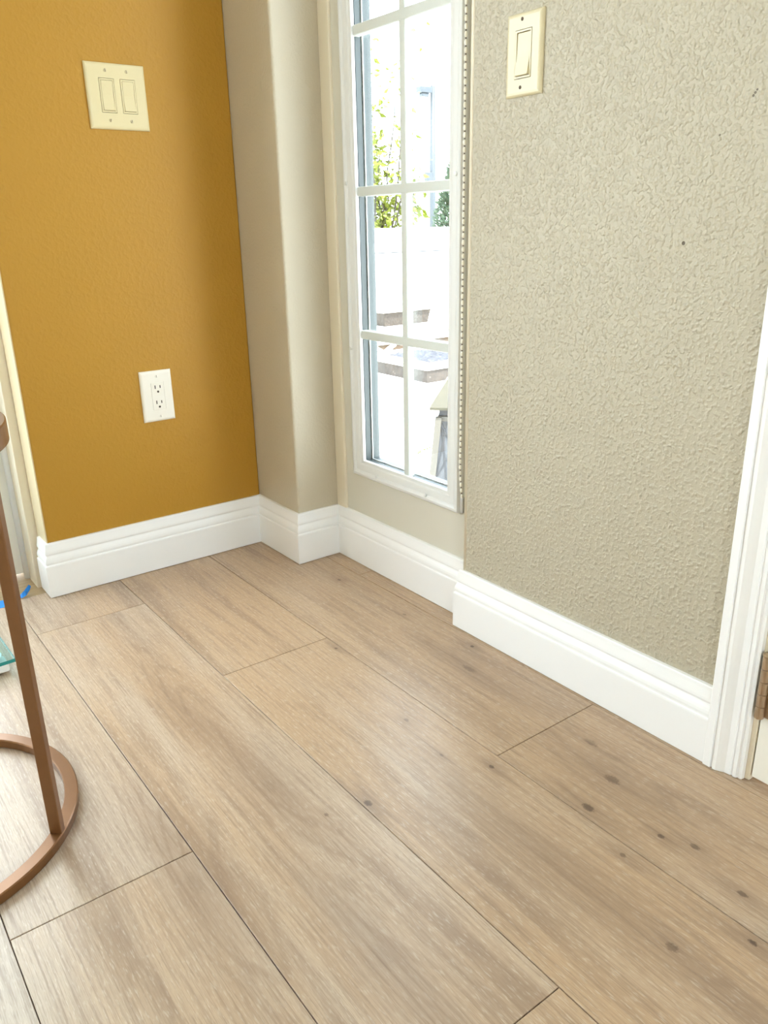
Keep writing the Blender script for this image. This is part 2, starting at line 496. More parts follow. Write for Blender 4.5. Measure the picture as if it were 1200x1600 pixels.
# ------------------------------------------------------------------ baseboards
PROF = [(0.0149, 0.0015), (0.0149, 0.0735), (0.0142, 0.0760), (0.0118, 0.0772), (0.0116, 0.0790), (0.0128, 0.0802), (0.0131, 0.0835), (0.0124, 0.0880),
        (0.0108, 0.0925), (0.0088, 0.0962), (0.0080, 0.0985), (0.0094, 0.1000), (0.0102, 0.1030), (0.0098, 0.1070), (0.0086, 0.1130), (0.0074, 0.1190),
        (0.0068, 0.1240), (0.0058, 0.1258), (0.0, 0.1260), (0.0, 0.0015)]
PATH = [(XA, 0.060), (XA, 0.0), (0.0, 0.0), (0.0, YC), (XD, YC), (XD, YF), (XF, YF), (XF, YG-0.0005)]
BN = [('baseboard_door', 'short white baseboard return by the garden door'), ('baseboard_back', 'white baseboard along the ochre wall'),
      ('baseboard_column_side', 'white baseboard on the side of the column'), ('baseboard_column_front', 'white baseboard on the front of the column'),
      ('baseboard_window', 'white baseboard under the narrow window'), ('baseboard_end', 'white baseboard return at the right wall end'),
      ('baseboard_right', 'white baseboard along the right wall')]
def right_of(a, b):
    d = Vector((b[0]-a[0], b[1]-a[1])).normalized()
    return Vector((d.y, -d.x))
NR = [right_of(PATH[i], PATH[i+1]) for i in range(len(PATH)-1)]
for i in range(len(PATH)-1):
    rings = []
    for e in (i, i+1):
        if e == 0 or e == len(PATH)-1: off = NR[i]
        else:
            off = NR[e-1] + NR[e]
        rings.append([(PATH[e][0]+off.x*d, PATH[e][1]+off.y*d, z) for d, z in PROF])
    bm = bmesh.new()
    loft(bm, rings)
    if i == 0 or i == 6: pass
    struct(BN[i][0], bm, M['trim'], BN[i][1])

# ------------------------------------------------------------------ narrow window in the recess
def build_window():
    win = bpy.data.objects.new('window_1', None); COL.objects.link(win)
    win.location = (XD, (WY0+WY1)/2, WZ0)
    tag(win, 'narrow white window with eight divided panes', 'window', kind='structure')
    inv = Matrix.Translation(-Vector(win.location))
    def add(name, bm, m, **kw):
        bmesh.ops.transform(bm, matrix=inv, verts=bm.verts[:])
        return obj(name, bm, m, win, **kw)
    # moulded lip: profile of (distance outwards from the opening, projection into the room)
    lip = [(-0.003, 0.0005), (-0.003, 0.0060), (-0.002, 0.0078), (0.004, 0.0080), (0.0065, 0.0098), (0.010, 0.0104), (0.021, 0.0106), (0.0235, 0.0125), (0.028, 0.0140),
           (0.033, 0.0128), (0.037, 0.0080), (0.039, 0.0), (0.039, -0.002)]
    bm = bmesh.new()
    rings = []
    for (sy, sz) in ((-1, -1), (1, -1), (1, 1), (-1, 1)):
        rings.append([(XD - pr, (WY0 - o if sy < 0 else WY1 + o), (WZ0 - o if sz < 0 else WZ1 + o)) for o, pr in lip])
    rings.append(rings[0])
    R = [[bm.verts.new(p) for p in r] for r in rings[:4]]
    for k in range(4):
        A, B = R[k], R[(k+1) % 4]
        for i in range(len(lip)-1):
            bm.faces.new((A[i], A[i+1], B[i+1], B[i]))
    fr = add('window_frame', bm, M['vinyl'])
    sc = fr.modifiers.new('thick', 'SOLIDIFY'); sc.thickness = 0.0015; sc.offset = -1
    for (y, z) in [(-0.372, 0.2395), (-0.545, 0.2395), (-0.289, 0.86), (-0.289, 0.52), (-0.632, 0.86), (-0.289, 1.2)]:
        b2 = bmesh.new()
        lathe(b2, [(0.0042, -0.0005), (0.0042, 0.0008), (0.0025, 0.0016)], n=16, M4=Matrix.Translation((XD-0.0136, y, z)) @ Matrix.Rotation(-math.pi/2, 4, 'Y'))
        bmesh.ops.transform(b2, matrix=inv, verts=b2.verts[:])
        obj('screw_plug', b2, M['vinyl'], fr, smooth=False)
    # glazing channel and spacer between the two sheets of glass
    def ringbox(x0, x1, i0, o0):
        b = bmesh.new()
        box(b, x0, x1, WY0-o0, WY1+o0, WZ0-o0, WZ0+i0); box(b, x0, x1, WY0-o0, WY1+o0, WZ1-i0, WZ1+o0)
        box(b, x0, x1, WY0-o0, WY0+i0, WZ0+i0, WZ1-i0); box(b, x0, x1, WY1-i0, WY1+o0, WZ0+i0, WZ1-i0)
        return b
    add('glazing_channel', ringbox(XD+0.003, XD+0.016, 0.0005, 0.019), M['outer'])
    add('glass_spacer', ringbox(XD+0.0185, XD+0.0205, 0.0030, 0.019), M['vinyl'])
    add('outer_stop', ringbox(XD+0.021, XD+0.040, 0.0015, 0.019), M['outer'])
    add('glass_pane', boxes((XD+0.0165, XD+0.0180, WY0-0.01, WY1+0.01, WZ0-0.01, WZ1+0.01)), M['glass'])
    # muntin bars, slightly rounded face
    def mprof(w): return [(-w/2, 0.012), (-w/2, -0.001), (-w*0.42, -0.0032), (w*0.42, -0.0032), (w/2, -0.001), (w/2, 0.012)]
    for z in (0.5511, 0.8431, 1.1351, 1.4271):
        b = bmesh.new()
        prism(b, [(XD+d, z+o) for o, d in mprof(0.019)], 1, WY0-0.003, WY1+0.003)
        add('muntin', b, M['muntin'])
    b = bmesh.new()
    prism(b, [(XD+0.0005+d, -0.4690+o) for o, d in mprof(0.0175)], 2, WZ0-0.003, WZ1+0.003)
    add('muntin', b, M['muntin'])
build_window()

# ------------------------------------------------------------------ bead chain of the blind
def build_chain():
    t = thing('bead_chain', 'white blind bead chain hanging beside the narrow window', 'chain', loc=(0.0925, -0.6672, 0.262))
    p0 = Vector(t.location)
    def pos(z):
        # hangs straight, swings in to the clip at the bottom
        k = max(0.0, (0.345 - z)/0.085)
        return Vector((0.0925 - 0.002*k, -0.6672 - 0.0105*k*k, z)) - p0
    b = bmesh.new()
    tube(b, [pos(z) for z in [0.268 + 0.02*i for i in range(70)]], 0.0012, 8)
    obj('cord', b, M['cord'], t)
    bm = bmesh.new()
    lathe(bm, [(0.0011, -0.0046), (0.0021, -0.0035), (0.0027, -0.0014), (0.0027, 0.0014), (0.0021, 0.0035), (0.0011, 0.0046)], n=12)
    first = obj('bead', bm, M['bead'], t, smooth=True)
    zs = [0.274 + 0.0115*i for i in range(98)]
    for i, z in enumerate(zs):
        o = first if i == 0 else first.copy()
        if i: COL.objects.link(o); o.parent = t
        o.location = pos(z)
    b = boxes((-0.004, 0.004, -0.0125, -0.0045, -0.022, 0.010))
    c = obj('tension_clip', b, M['clip'], t, bevel=0.0015)
    c['label'] = 'grey tension clip at the bottom of the chain'
build_chain()

# ------------------------------------------------------------------ casing, right door, hinge
CAS = [(0.0, 0.0), (0.0, 0.0155), (0.0015, 0.0170), (0.0125, 0.0172), (0.0135, 0.0140), (0.0150, 0.0140), (0.0165, 0.0170), (0.0215, 0.0165), (0.027, 0.0140), (0.033, 0.0108),
       (0.039, 0.0098), (0.0415, 0.0097), (0.0425, 0.0078), (0.0440, 0.0078), (0.0450, 0.0096), (0.0500, 0.0092), (0.0515, 0.0062), (0.0545, 0.0070), (0.0575, 0.0060), (0.0585, 0.0)]
bm = bmesh.new()
prism(bm, [(XF - d, YG - o) for o, d in CAS], 2, 0.001, 2.09)
struct('trim_3', bm, M['trim'], 'fluted white door casing on the right')
struct('trim_4', boxes((XF+0.0005, XF+0.075, -1.3125, -1.3035, 0.001, 2.04)), M['cream'], 'white jamb edge beside the right door', bevel=0.001)
struct('trim_6', boxes((XF+0.042, XF+0.075, -1.3330, -1.3130, 0.001, 2.04)), M['trim'], 'door stop behind the right door', bevel=0.001)
def build_door():
    d = obj('door_1', boxes((XF, XF+0.036, -2.10, -1.3148, 0.010, 2.035)), M['door'], None, bevel=0.002)
    tag(d, 'white hinged door at the right edge', 'door', kind='structure')
    cy, cx, z0, z1 = -1.3148, XF-0.0062, 0.1125, 0.2110
    h = obj('hinge', boxes((XF-0.0012, XF+0.0005, -1.345, cy, z0+0.001, z1-0.001)), M['hinge'], d, bevel=0.0004)
    h['label'] = 'satin bronze hinge'
    n = 5
    st = (z1-z0)/n
    for i in range(n):
        b = bmesh.new()
        lathe(b, [(0.0055, z0+st*i+0.0003), (0.0064, z0+st*i+0.0009), (0.0064, z0+st*(i+1)-0.0009), (0.0055, z0+st*(i+1)-0.0003)], cx, cy, 20)
        obj('knuckle', b, M['hinge'], h)
    b = bmesh.new()
    lathe(b, [(0.0050, z1-0.0003), (0.0072, z1+0.0005), (0.0072, z1+0.0025), (0.0045, z1+0.0038)], cx, cy, 20)
    obj('pin_cap', b, M['hinge'], h)
build_door()

# ------------------------------------------------------------------ garden door beyond the ochre wall
struct('trim_9', boxes((XA-0.0012, XA+0.004, 0.0012, 0.0780, HB-0.03, 2.06)), M['creamy'], 'cream return edge at the left end of the ochre wall')
struct('trim_5', boxes((XA-0.020, XA+0.001, 0.0815, DY+0.10, -0.008, 2.06)), M['cream'], 'cream jamb of the garden door', bevel=0.002)
bm = bmesh.new()
tube(bm, [(XA-0.0225, DY-0.011, -0.004), (XA-0.0225, DY-0.011, 2.05)], 0.0085, 16)
struct('trim_7', bm, M['trim'], 'white weather strip along the garden door', smooth=True)
struct('trim_8', boxes((-2.278, XA-0.001, 0.0285, 0.30, -0.03, -0.007)), M['sill'], 'tan wooden threshold of the garden door')
def build_garden_door(name, x0, x1, gx0, gx1, label):
    y0, y1 = DY, DY+0.044
    gz0, gz1 = 0.16, 1.92
    bm = boxes((x0, x1, y0, y1, 0.006, gz0), (x0, x1, y0, y1, gz1, 2.05), (gx1, x1, y0, y1, gz0, gz1), (x0, gx0, y0, y1, gz0, gz1))
    d = obj(name, bm, M['door'], None)
    tag(d, label, 'door', kind='structure')
    obj('glass_pane', boxes((gx0-0.005, gx1+0.005, y0+0.018, y0+0.024, gz0-0.005, gz1+0.005)), M['glass'], d)
    b = bmesh.new()
    for (a, c, e, f) in ((gx0-0.03, gx1+0.03, gz0-0.03, gz0), (gx0-0.03, gx1+0.03, gz1, gz1+0.03), (gx0-0.03, gx0, gz0, gz1), (gx1, gx1+0.03, gz0, gz1)):
        box(b, a, c, y0-0.010, y0+0.001, e, f)
    obj('glass_frame', b, M['trim'], d, bevel=0.003)
build_garden_door('door_2', -1.415, XA-0.0225, -1.31, -0.66, 'white garden door with a glass panel beyond the ochre wall')
build_garden_door('door_3', -2.278, -1.418, -2.17, -1.52, 'second white glazed door leaf left of the garden door')

# ------------------------------------------------------------------ wall plates
def wall_matrix(kind, u, z):
    if kind == 'back':      # local x -> +x, y -> up, z -> out of the wall (-y)
        m = Matrix(((1, 0, 0), (0, 0, -1), (0, 1, 0))).to_4x4(); m.translation = (u, 0.0, z)
    else:                   # right wall: x -> -y, y -> up, z -> -x
        m = Matrix(((0, 0, -1), (-1, 0, 0), (0, 1, 0))).to_4x4(); m.translation = (XF, u, z)
    return m

def plate(bm, w, h, holes):
    """bevelled cover plate with real rectangular openings"""
    def loop(i, z): return [(-w/2+i, -h/2+i, z), (w/2-i, -h/2+i, z), (w/2-i, h/2-i, z), (-w/2+i, h/2-i, z)]
    L = [loop(0, -0.001), loop(0, 0.0022), loop(0.0010, 0.0038), loop(0.0030, 0.0052), loop(0.0058, 0.0060)]
    V = [[bm.verts.new(p) for p in l] for l in L]
    for a, b in zip(V, V[1:]):
        for i in range(4): bm.faces.new((a[i], a[(i+1) % 4], b[(i+1) % 4], b[i]))
    xs = sorted({-w/2+0.0058, w/2-0.0058} | {x for hh in holes for x in hh[:2]})
    ys = sorted({-h/2+0.0058, h/2-0.0058} | {y for hh in holes for y in hh[2:]})
    cache = {}
    def vt(x, y, z):
        k = (round(x, 6), round(y, 6), z)
        if k not in cache: cache[k] = bm.verts.new((x, y, z))
        return cache[k]
    for xa, xb in zip(xs, xs[1:]):
        for ya, yb in zip(ys, ys[1:]):
            cx, cy = (xa+xb)/2, (ya+yb)/2
            if any(hh[0] < cx < hh[1] and hh[2] < cy < hh[3] for hh in holes): continue
            bm.faces.new([vt(xa, ya, 0.006), vt(xb, ya, 0.006), vt(xb, yb, 0.006), vt(xa, yb, 0.006)])
    for (xa, xb, ya, yb) in holes:
        c = [(xa, ya), (xb, ya), (xb, yb), (xa, yb)]
        for i in range(4):
            p, q = c[i], c[(i+1) % 4]
            bm.faces.new([vt(*p, 0.006), vt(*q, 0.006), vt(*q, -0.001), vt(*p, -0.001)])
    bmesh.ops.remove_doubles(bm, verts=bm.verts[:], dist=1e-6)

def slot_screw(parent, x, y, mat, ang=0.0, r=0.0032):
    b = bmesh.new()
    lathe(b, [(r, 0.0050), (r, 0.0064), (r*0.6, 0.0072)], x, y, 20)
    s = obj('screw', b, mat, parent)
    b = boxes((-0.0004, 0.0004, -r*0.85, r*0.85, 0.0062, 0.00735))
    bmesh.ops.transform(b, matrix=Matrix.Translation((x, y, 0)) @ Matrix.Rotation(ang, 4, 'Z'), verts=b.verts[:])
    obj('slot', b, M['gap'], s)

def rocker(parent, cx, cy, w, h, mat, lower_out):
    """rocker insert: rim, then a paddle that is bent across the middle"""
    g = 0.0009
    x0, x1, y0, y1 = cx-w/2+g, cx+w/2-g, cy-h/2+g, cy+h/2-g
    obj('switch_back', boxes((cx-w/2-0.002, cx+w/2+0.002, cy-h/2-0.002, cy+h/2+0.002, -0.001, 0.0012)), M['gap'], parent)
    rim = 0.0026
    b = bmesh.new()
    for q in ((x0, x1, y0, y0+rim), (x0, x1, y1-rim, y1), (x0, x0+rim, y0+rim, y1-rim), (x1-rim, x1, y0+rim, y1-rim)):
        box(b, q[0], q[1], q[2], q[3], 0.0012, 0.0066)
    obj('rocker_rim', b, mat, parent)
    a0, a1, b0, b1 = x0+rim+0.0006, x1-rim-0.0006, y0+rim+0.0006, y1-rim-0.0006
    top, mid, bot = (0.0050, 0.0056, 0.0105) if lower_out else (0.0075, 0.0060, 0.0085)
    b = bmesh.new()
    pts = [(b0, 0.0012), (b0, bot-0.0008), (b0+0.0008, bot), (cy-0.004, mid+(bot-mid)*0.12), (cy+0.001, mid), (b1-0.0008, top), (b1, top-0.0006), (b1, 0.0012)]
    prism(b, pts, 0, a0, a1)
    obj('rocker_switch', b, mat, parent, bevel=0.0004)

def build_plates():
    # double switch on the ochre wall
    t = thing('light_switch', 'square ivory double rocker switch high on the ochre wall', 'light switch', wall_matrix('back', -0.2545, 1.0322))
    c1, c2, w, h = -0.0203, 0.0232, 0.0312, 0.0630
    b = bmesh.new(); hy = 0.0013
    plate(b, 0.1228, 0.1212, [(c1-w/2, c1+w/2, hy-h/2, hy+h/2), (c2-w/2, c2+w/2, hy-h/2, hy+h/2)])
    obj('wall_plate', b, M['ivory'], t)
    for c in (c1, c2):
        rocker(t, c, hy, w, h, M['ivory'], False)
        for y, a in ((0.0467, 0.15), (-0.0442, -0.35)):
            slot_screw(t, c, y, M['screw'], a)
    # outlet on the ochre wall
    t = thing('wall_outlet', 'white double socket outlet low on the ochre wall', 'outlet', wall_matrix('back', -0.2440, 0.4175))
    b = bmesh.new(); w, h, hx, hy = 0.0308, 0.0630, 0.0015, 0.0
    plate(b, 0.0747, 0.1163, [(hx-w/2, hx+w/2, hy-h/2, hy+h/2)])
    obj('wall_plate', b, M['white_pl'], t)
    obj('receptacle_back', boxes((hx-w/2-0.002, hx+w/2+0.002, hy-h/2-0.002, hy+h/2+0.002, -0.001, 0.0012)), M['gap'], t)
    g = 0.0004
    r = obj('receptacle', boxes((hx-w/2+g, hx+w/2-g, hy-h/2+g, hy+h/2-g, 0.0012, 0.0064)), M['white_pl'], t, bevel=0.0005)
    for cy in (0.0165, -0.0185):
        for sx, hh in ((-0.0058, 0.0078), (0.0060, 0.0064)):
            bb = boxes((hx+sx-0.0011, hx+sx+0.0011, cy+0.0048-hh/2, cy+0.0048+hh/2, 0.006, 0.0067))
            s = obj('slot', bb, M['gap'], r)
        bb = bmesh.new(); lathe(bb, [(0.0025, 0.006), (0.0025, 0.0067)], hx+0.0002, cy-0.0062, 18)
        obj('ground_hole', bb, M['gap'], r)
    for y in (0.0455, -0.0465): slot_screw(t, 0.0016, y, M['white_pl'], 0.05, 0.003)
    # single switch on the right wall
    t = thing('light_switch', 'single ivory rocker switch at the top of the greige wall', 'light switch', wall_matrix('right', -0.8125, 1.0150))
    b = bmesh.new(); w, h, hy = 0.0345, 0.0660, 0.0005
    plate(b, 0.0735, 0.1125, [(-w/2, w/2, hy-h/2, hy+h/2)])
    obj('wall_plate', b, M['ivory2'], t)
    rocker(t, 0, hy, w, h, M['ivory2'], True)
    for y, a in ((0.0470, 0.0), (-0.0440, -0.5)): slot_screw(t, -0.004, y, M['cord'], a, 0.0026)
build_plates()

# ------------------------------------------------------------------ round side table at the left edge
def build_table():
    cx, cy = -0.9142, -0.6696
    t = thing('side_table', 'round bronze metal side table with a ring base', 'side table', loc=(cx, cy, 0))
    ro, ri, hr = 0.2165, 0.1975, 0.015
    b = bmesh.new(); torus_rect(b, 0, 0, ri, ro, 0.0, hr)
    obj('base_ring', b, M['bronze'], t)
    b = bmesh.new(); torus_rect(b, 0, 0, 0.1955, 0.2100, 0.535, 0.562)
    box(b, -0.196, 0.196, -0.006, 0.006, 0.535, 0.541)
    obj('top_rim', b, M['bronze'], t)
    b = bmesh.new(); lathe(b, [(0.1945, 0.5425), (0.1945, 0.5585)], 0, 0, 96)
    g = obj('tabletop', b, M['topglass'], t); g['label'] = 'clear glass tabletop'
    for k in range(3):
        a = math.radians(-40.5 + 120*k)
        b = boxes((0.1995, 0.2160, -0.0056, 0.0056, 0.0145, 0.536))
        bmesh.ops.transform(b, matrix=Matrix.Rotation(a, 4, 'Z'), verts=b.verts[:])
        obj('leg', b, M['bronze'], t, bevel=0.0012)
build_table()

# ------------------------------------------------------------------ glass bathroom scale behind the table leg
def build_scale():
    ang = math.radians(1.5)
    t = thing('bathroom_scale', 'glass bathroom scale on the floor behind the side table leg', 'scale', loc=(-0.6880, -0.3045, 0))
    t.rotation_euler = (0, 0, ang)
    b = boxes((-0.30, 0.0, 0.0, 0.30, 0.0225, 0.0300))
    for f in b.faces:
        f.normal_update()
        f.material_index = 1 if abs(f.normal.z) < 0.5 else 0
    g = obj('glass_platform', b, [M['sglass'], M['sedge']], t, bevel=0.001)
    obj('body', boxes((-0.285, -0.012, 0.006, 0.045, 0.004, 0.0218), (-0.285, -0.012, 0.255, 0.294, 0.004, 0.0218), (-0.20, -0.10, 0.045, 0.255, 0.006, 0.0216)), M['trim'], t, bevel=0.004, seg=3)
    for (x, y) in ((-0.036, 0.036), (-0.262, 0.036), (-0.036, 0.264), (-0.262, 0.264)):
        b = bmesh.new(); lathe(b, [(0.019, 0.0302), (0.019, 0.0306)], x, y, 32)
        s = obj('sensor_disc', b, M['spad'], t)
        b = bmesh.new(); lathe(b, [(0.0075, 0.0306), (0.0070, 0.0316), (0.004, 0.0319)], x, y, 24)
        obj('sensor_button', b, M['steel'], s)
        b = bmesh.new(); lathe(b, [(0.014, 0.0), (0.015, 0.005)], x, y, 24)
        obj('foot', b, M['gap'], t)
build_scale()

# ------------------------------------------------------------------ blue tape
def sheet(pts, th=0.0006, crumple=0.0):
    b = bmesh.new()
    rnd = random.Random(3)
    top = [b.verts.new((x, y, z + th)) for x, y, z in pts]
    f = b.faces.new(top)
    r = bmesh.ops.extrude_face_region(b, geom=[f])
    for v in r['geom']:
        if isinstance(v, bmesh.types.BMVert): v.co.z -= th
    bmesh.ops.triangulate(b, faces=b.faces[:])
    return b
o = obj('painters_tape', sheet([(-0.80, 0.003, 0.0003), (-0.70, 0.0045, 0.0003), (-0.6335, 0.0070, 0.0003), (-0.6300, 0.014, 0.0003), (-0.6245, 0.018, 0.0004), (-0.6285, 0.027, 0.0004),
                                (-0.6240, 0.0345, 0.0008), (-0.6300, 0.040, 0.0008), (-0.6421, 0.0465, 0.0004), (-0.72, 0.046, 0.0003), (-0.80, 0.045, 0.0003)]), M['tape'])
tag(o, 'flat strip of blue tape at the left edge of the floor', 'tape')
bm = bmesh.new()
g = [[(-0.6050, 0.030, 0.001), (-0.5985, 0.026, 0.003), (-0.5910, 0.030, 0.004), (-0.5880, 0.036, 0.002)],
     [(-0.6020, 0.040, 0.004), (-0.5965, 0.037, 0.010), (-0.5890, 0.041, 0.008), (-0.5840, 0.044, 0.003)],
     [(-0.5960, 0.050, 0.003), (-0.5900, 0.049, 0.008), (-0.5830, 0.052, 0.012), (-0.5770, 0.053, 0.005)],
     [(-0.5880, 0.056, 0.001), (-0.5800, 0.057, 0.004), (-0.5760, 0.060, 0.016), (-0.5715, 0.062, 0.010)]]
V = [[bm.verts.new(p) for p in r] for r in g]
for i in range(3):
    for j in range(3): bm.faces.new((V[i][j], V[i+1][j], V[i+1][j+1], V[i][j+1]))
o = obj('painters_tape', bm, M['tape'])
so_ = o.modifiers.new('thick', 'SOLIDIFY'); so_.thickness = 0.0007; so_.offset = 0
tag(o, 'crumpled torn scrap of blue tape on the door threshold', 'tape')

# ------------------------------------------------------------------ outside: patio and garden
GZ = -0.12
struct('ground', boxes((XD+0.05, 30, -8, 30, GZ-0.2, GZ), (-30, LX-0.13, -14, 30, GZ-0.2, GZ), (LX-0.13, XD+0.05, 0.33, 30, GZ-0.2, GZ)), M['patio'], 'pale concrete patio outside the window')
w_ = thing('garden_wall', 'long white stucco garden wall beyond the patio', 'wall', loc=(5, 5.2, GZ))
obj('wall_body', boxes((-4.7, 6.0, 0.03, 0.25, 0.0, 0.80)), M['stucco'], w_)
obj('wall_footing', boxes((-4.7, 6.0, 0.0, 0.29, 0.0, 0.612)), M['stucco'], w_, bevel=0.004)
obj('wall_shadow_line', boxes((-4.7, 6.0, 0.0, 0.28, 0.612, 0.622)), M['lantern'], w_)  # thin dark strip painting in the shadow of the cap overhang
obj('wall_cap', boxes((-4.7, 6.0, -0.02, 0.30, 0.80, 0.857)), M['stucco'], w_, bevel=0.008)

def leaf(bm, p, d, ln, wd, rnd):
    d = Vector(d).normalized()
    s = d.cross(Vector((rnd.uniform(-1, 1), rnd.uniform(-1, 1), rnd.uniform(-1, 1)))).normalized()
    n = d.cross(s)
    p = Vector(p)
    q = [p, p+d*ln*0.35+s*wd*0.5+n*wd*0.1, p+d*ln, p+d*ln*0.35-s*wd*0.5+n*wd*0.1]
    bm.faces.new([bm.verts.new(v) for v in q])

def build_shrub():
    rnd = random.Random(5)
    t = thing('shrub', 'tall sparse shrub with lime green leaves behind the garden wall', 'shrub', loc=(5.20, 6.5, GZ))
    tr, lf = bmesh.new(), bmesh.new()
    for k in range(34):
        x0 = rnd.uniform(-0.75, 0.27); y0 = rnd.uniform(-0.35, 0.35)
        hgt = rnd.uniform(1.0, 1.6) if x0 > 0.1 else rnd.uniform(1.5, 3.1)
        p = Vector((x0*0.4, y0*0.4, 0.0)); pts = [p.copy()]
        lean = Vector((x0*0.55 + rnd.uniform(-.1, .1), y0*0.4, 1.0))
        n = 9
        for i in range(n):
            p = p + lean*(hgt/n) + Vector((rnd.uniform(-.05, .05), rnd.uniform(-.05, .05), 0)); pts.append(p.copy())
        tube(tr, pts, [0.013*(1-i/(n+1.5))+0.002 for i in range(n+1)], 5)
        for i in range(3, n+1):
            dens = 15 if pts[i].z < 1.35 else (13 if pts[i].z < 2.0 else 8)
            for _ in range(dens):
                q = pts[i] + Vector((rnd.uniform(-.13, .13), rnd.uniform(-.13, .13), rnd.uniform(-.15, .1)))
                ln = rnd.uniform(0.05, 0.11)
                leaf(lf, q, (rnd.uniform(-1, 1), rnd.uniform(-1, 1), rnd.uniform(-.9, .5)), ln, ln*0.55, rnd)
    # drooping side clump that shows right of the window bar
    for _ in range(90):
        q = Vector((rnd.gauss(0.43, 0.07), rnd.uniform(-.2, .2), rnd.uniform(0.95, 1.28)))
        leaf(lf, q, (rnd.uniform(0, 1), rnd.uniform(-.5, .5), rnd.uniform(-1, .2)), rnd.uniform(.08, .14), .05, rnd)
    obj('stems', tr, M['bark'], t); obj('foliage', lf, M['leaf'], t)
build_shrub()

def build_cypress():
    rnd = random.Random(9)
    t = thing('bush', 'grey green conical bush behind the garden wall', 'bush', loc=(8.78, 9.0, GZ))
    b = bmesh.new(); tube(b, [(0, 0, 0), (0, 0, 2.2)], [0.04, 0.01], 6)
    obj('trunk', b, M['bark'], t)
    lf = bmesh.new()
    for _ in range(7000):
        z = rnd.uniform(0.35, 2.15)
        r = 0.43*min(1.0, (2.25-z)/1.25)*math.sqrt(rnd.random()); a = rnd.uniform(0, 6.283)
        q = (r*math.cos(a), r*math.sin(a), z)
        leaf(lf, q, (math.cos(a), math.sin(a), 0.8), rnd.uniform(.05, .10), .035, rnd)
    obj('foliage', lf, M['cypress'], t)
build_cypress()

def build_lamp():
    t = thing('street_lamp', 'blue grey lamp post with one lamp head beyond the wall', 'lamp post', loc=(12.40, 14.0, GZ))
    b = bmesh.new(); tube(b, [(0, 0, 0), (0, 0, 1.5), (0, 0, 3.86)], [0.080, 0.075, 0.058], 16)
    obj('pole', b, M['pole'], t, smooth=True)
    b = bmesh.new(); tube(b, [(-0.02, 0, 3.78), (-0.30, 0.0, 3.80)], 0.018, 8)
    obj('arm', b, M['pole'], t)
    b = bmesh.new(); box(b, -0.42, -0.10, -0.10, 0.10, 3.70, 3.83); box(b, -0.36, -0.16, -0.07, 0.07, 3.62, 3.70)
    obj('lamp_head', b, M['pole'], t, bevel=0.02)
    obj('control_box', boxes((-0.20, -0.05, -0.07, 0.07, 1.72, 2.03)), M['pole'], t, bevel=0.01)
    b = bmesh.new(); tube(b, [(-0.03, 0, 3.8), (-0.03, 0, 4.02)], 0.012, 6)
    obj('finial', b, M['pole'], t)
build_lamp()

# tapered brown planter box with a white lip
t = thing('planter_box', 'tapered brown planter box standing on the white patio', 'planter', loc=(3.90, 4.55, GZ))
b = bmesh.new()
loft(b, [[(-0.262, -0.25, 0), (0.252, -0.25, 0), (0.25, 0.15, 0), (-0.26, 0.15, 0)], [(-0.288, -0.26, 0.125), (0.282, -0.26, 0.125), (0.28, 0.16, 0.125), (-0.288, 0.16, 0.125)]])
obj('box_body', b, M['wicker'], t)
obj('box_lip', boxes((-0.31, 0.30, -0.285, 0.185, 0.125, 0.150)), M['whitewood'], t, bevel=0.003)

# low timber bench with white crossed braces
t = thing('garden_bench', 'low brown timber bench with white crossed braces', 'bench', loc=(2.85, 2.75, GZ))
obj('seat', boxes((-0.55, 0.50, 0.0, 0.42, 0.050, 0.108)), M['deckwood'], t, bevel=0.004)
b = bmesh.new(); box(b, -0.56, 0.51, -0.012, 0.43, 0.108, 0.125)
obj('seat_top', b, M['whitewood'], t)
for x in (-0.40, 0.32):
    for s in (-1, 1):
        b = bmesh.new(); bar(b, (x - 0.09*s, -0.02, 0.004), (x + 0.09*s, -0.02, 0.105), 0.022, 0.03, up=(0, 1, 0))
        obj('brace', b, M['whitewood'], t)
for x in (-0.5, 0.45):
    obj('leg', boxes((x-0.03, x+0.03, 0.05, 0.38, 0.0, 0.05)), M['deckwood'], t)

# low stone bed filled with gravel
t = thing('stone_bed', 'low square stone bed filled with blue grey gravel', 'garden bed', loc=(2.13, 1.88, GZ))
b = boxes((0.0, 1.30, 0.0, 0.05, 0, 0.075), (0.0, 1.30, 0.62, 0.67, 0, 0.075), (0.0, 0.05, 0.05, 0.62, 0, 0.075), (1.25, 1.30, 0.05, 0.62, 0, 0.075))
obj('stone_side', b, M['stone'], t)
b = boxes((-0.012, 1.31, -0.012, 0.11, 0.075, 0.098), (-0.012, 1.31, 0.60, 0.68, 0.075, 0.098), (-0.012, 0.11, 0.11, 0.60, 0.075, 0.098), (1.21, 1.31, 0.11, 0.60, 0.075, 0.098))
obj('stone_rim', b, M['stucco'], t, bevel=0.004)
b = bmesh.new()
rnd = random.Random(21)
bmesh.ops.create_grid(b, x_segments=44, y_segments=22, size=1.0)
for v in b.verts:
    v.co = Vector((0.66 + v.co.x*0.60, 0.335 + v.co.y*0.29, 0.083 + rnd.uniform(-.012, .012)))
o = obj('gravel', b, M['gravel'], t); o['kind'] = 'stuff'

# grass tufts edging the patio
b = bmesh.new()
rnd = random.Random(31)
for (xa, ya, xb, yb, n) in ((1.09, 0.71, 1.30, 0.76, 110),):
    for _ in range(n):
        k = rnd.random(); p = Vector((xa+(xb-xa)*k + rnd.uniform(-.012, .012), ya+(yb-ya)*k + rnd.uniform(-.012, .012), GZ))
        leaf(b, p, (rnd.uniform(-.6, .6), rnd.uniform(-.6, .6), 1), rnd.uniform(.008, .022), .004, rnd)
o = obj('grass', b, M['grass']); tag(o, 'thin line of green grass along the patio edge', 'grass', kind='stuff')

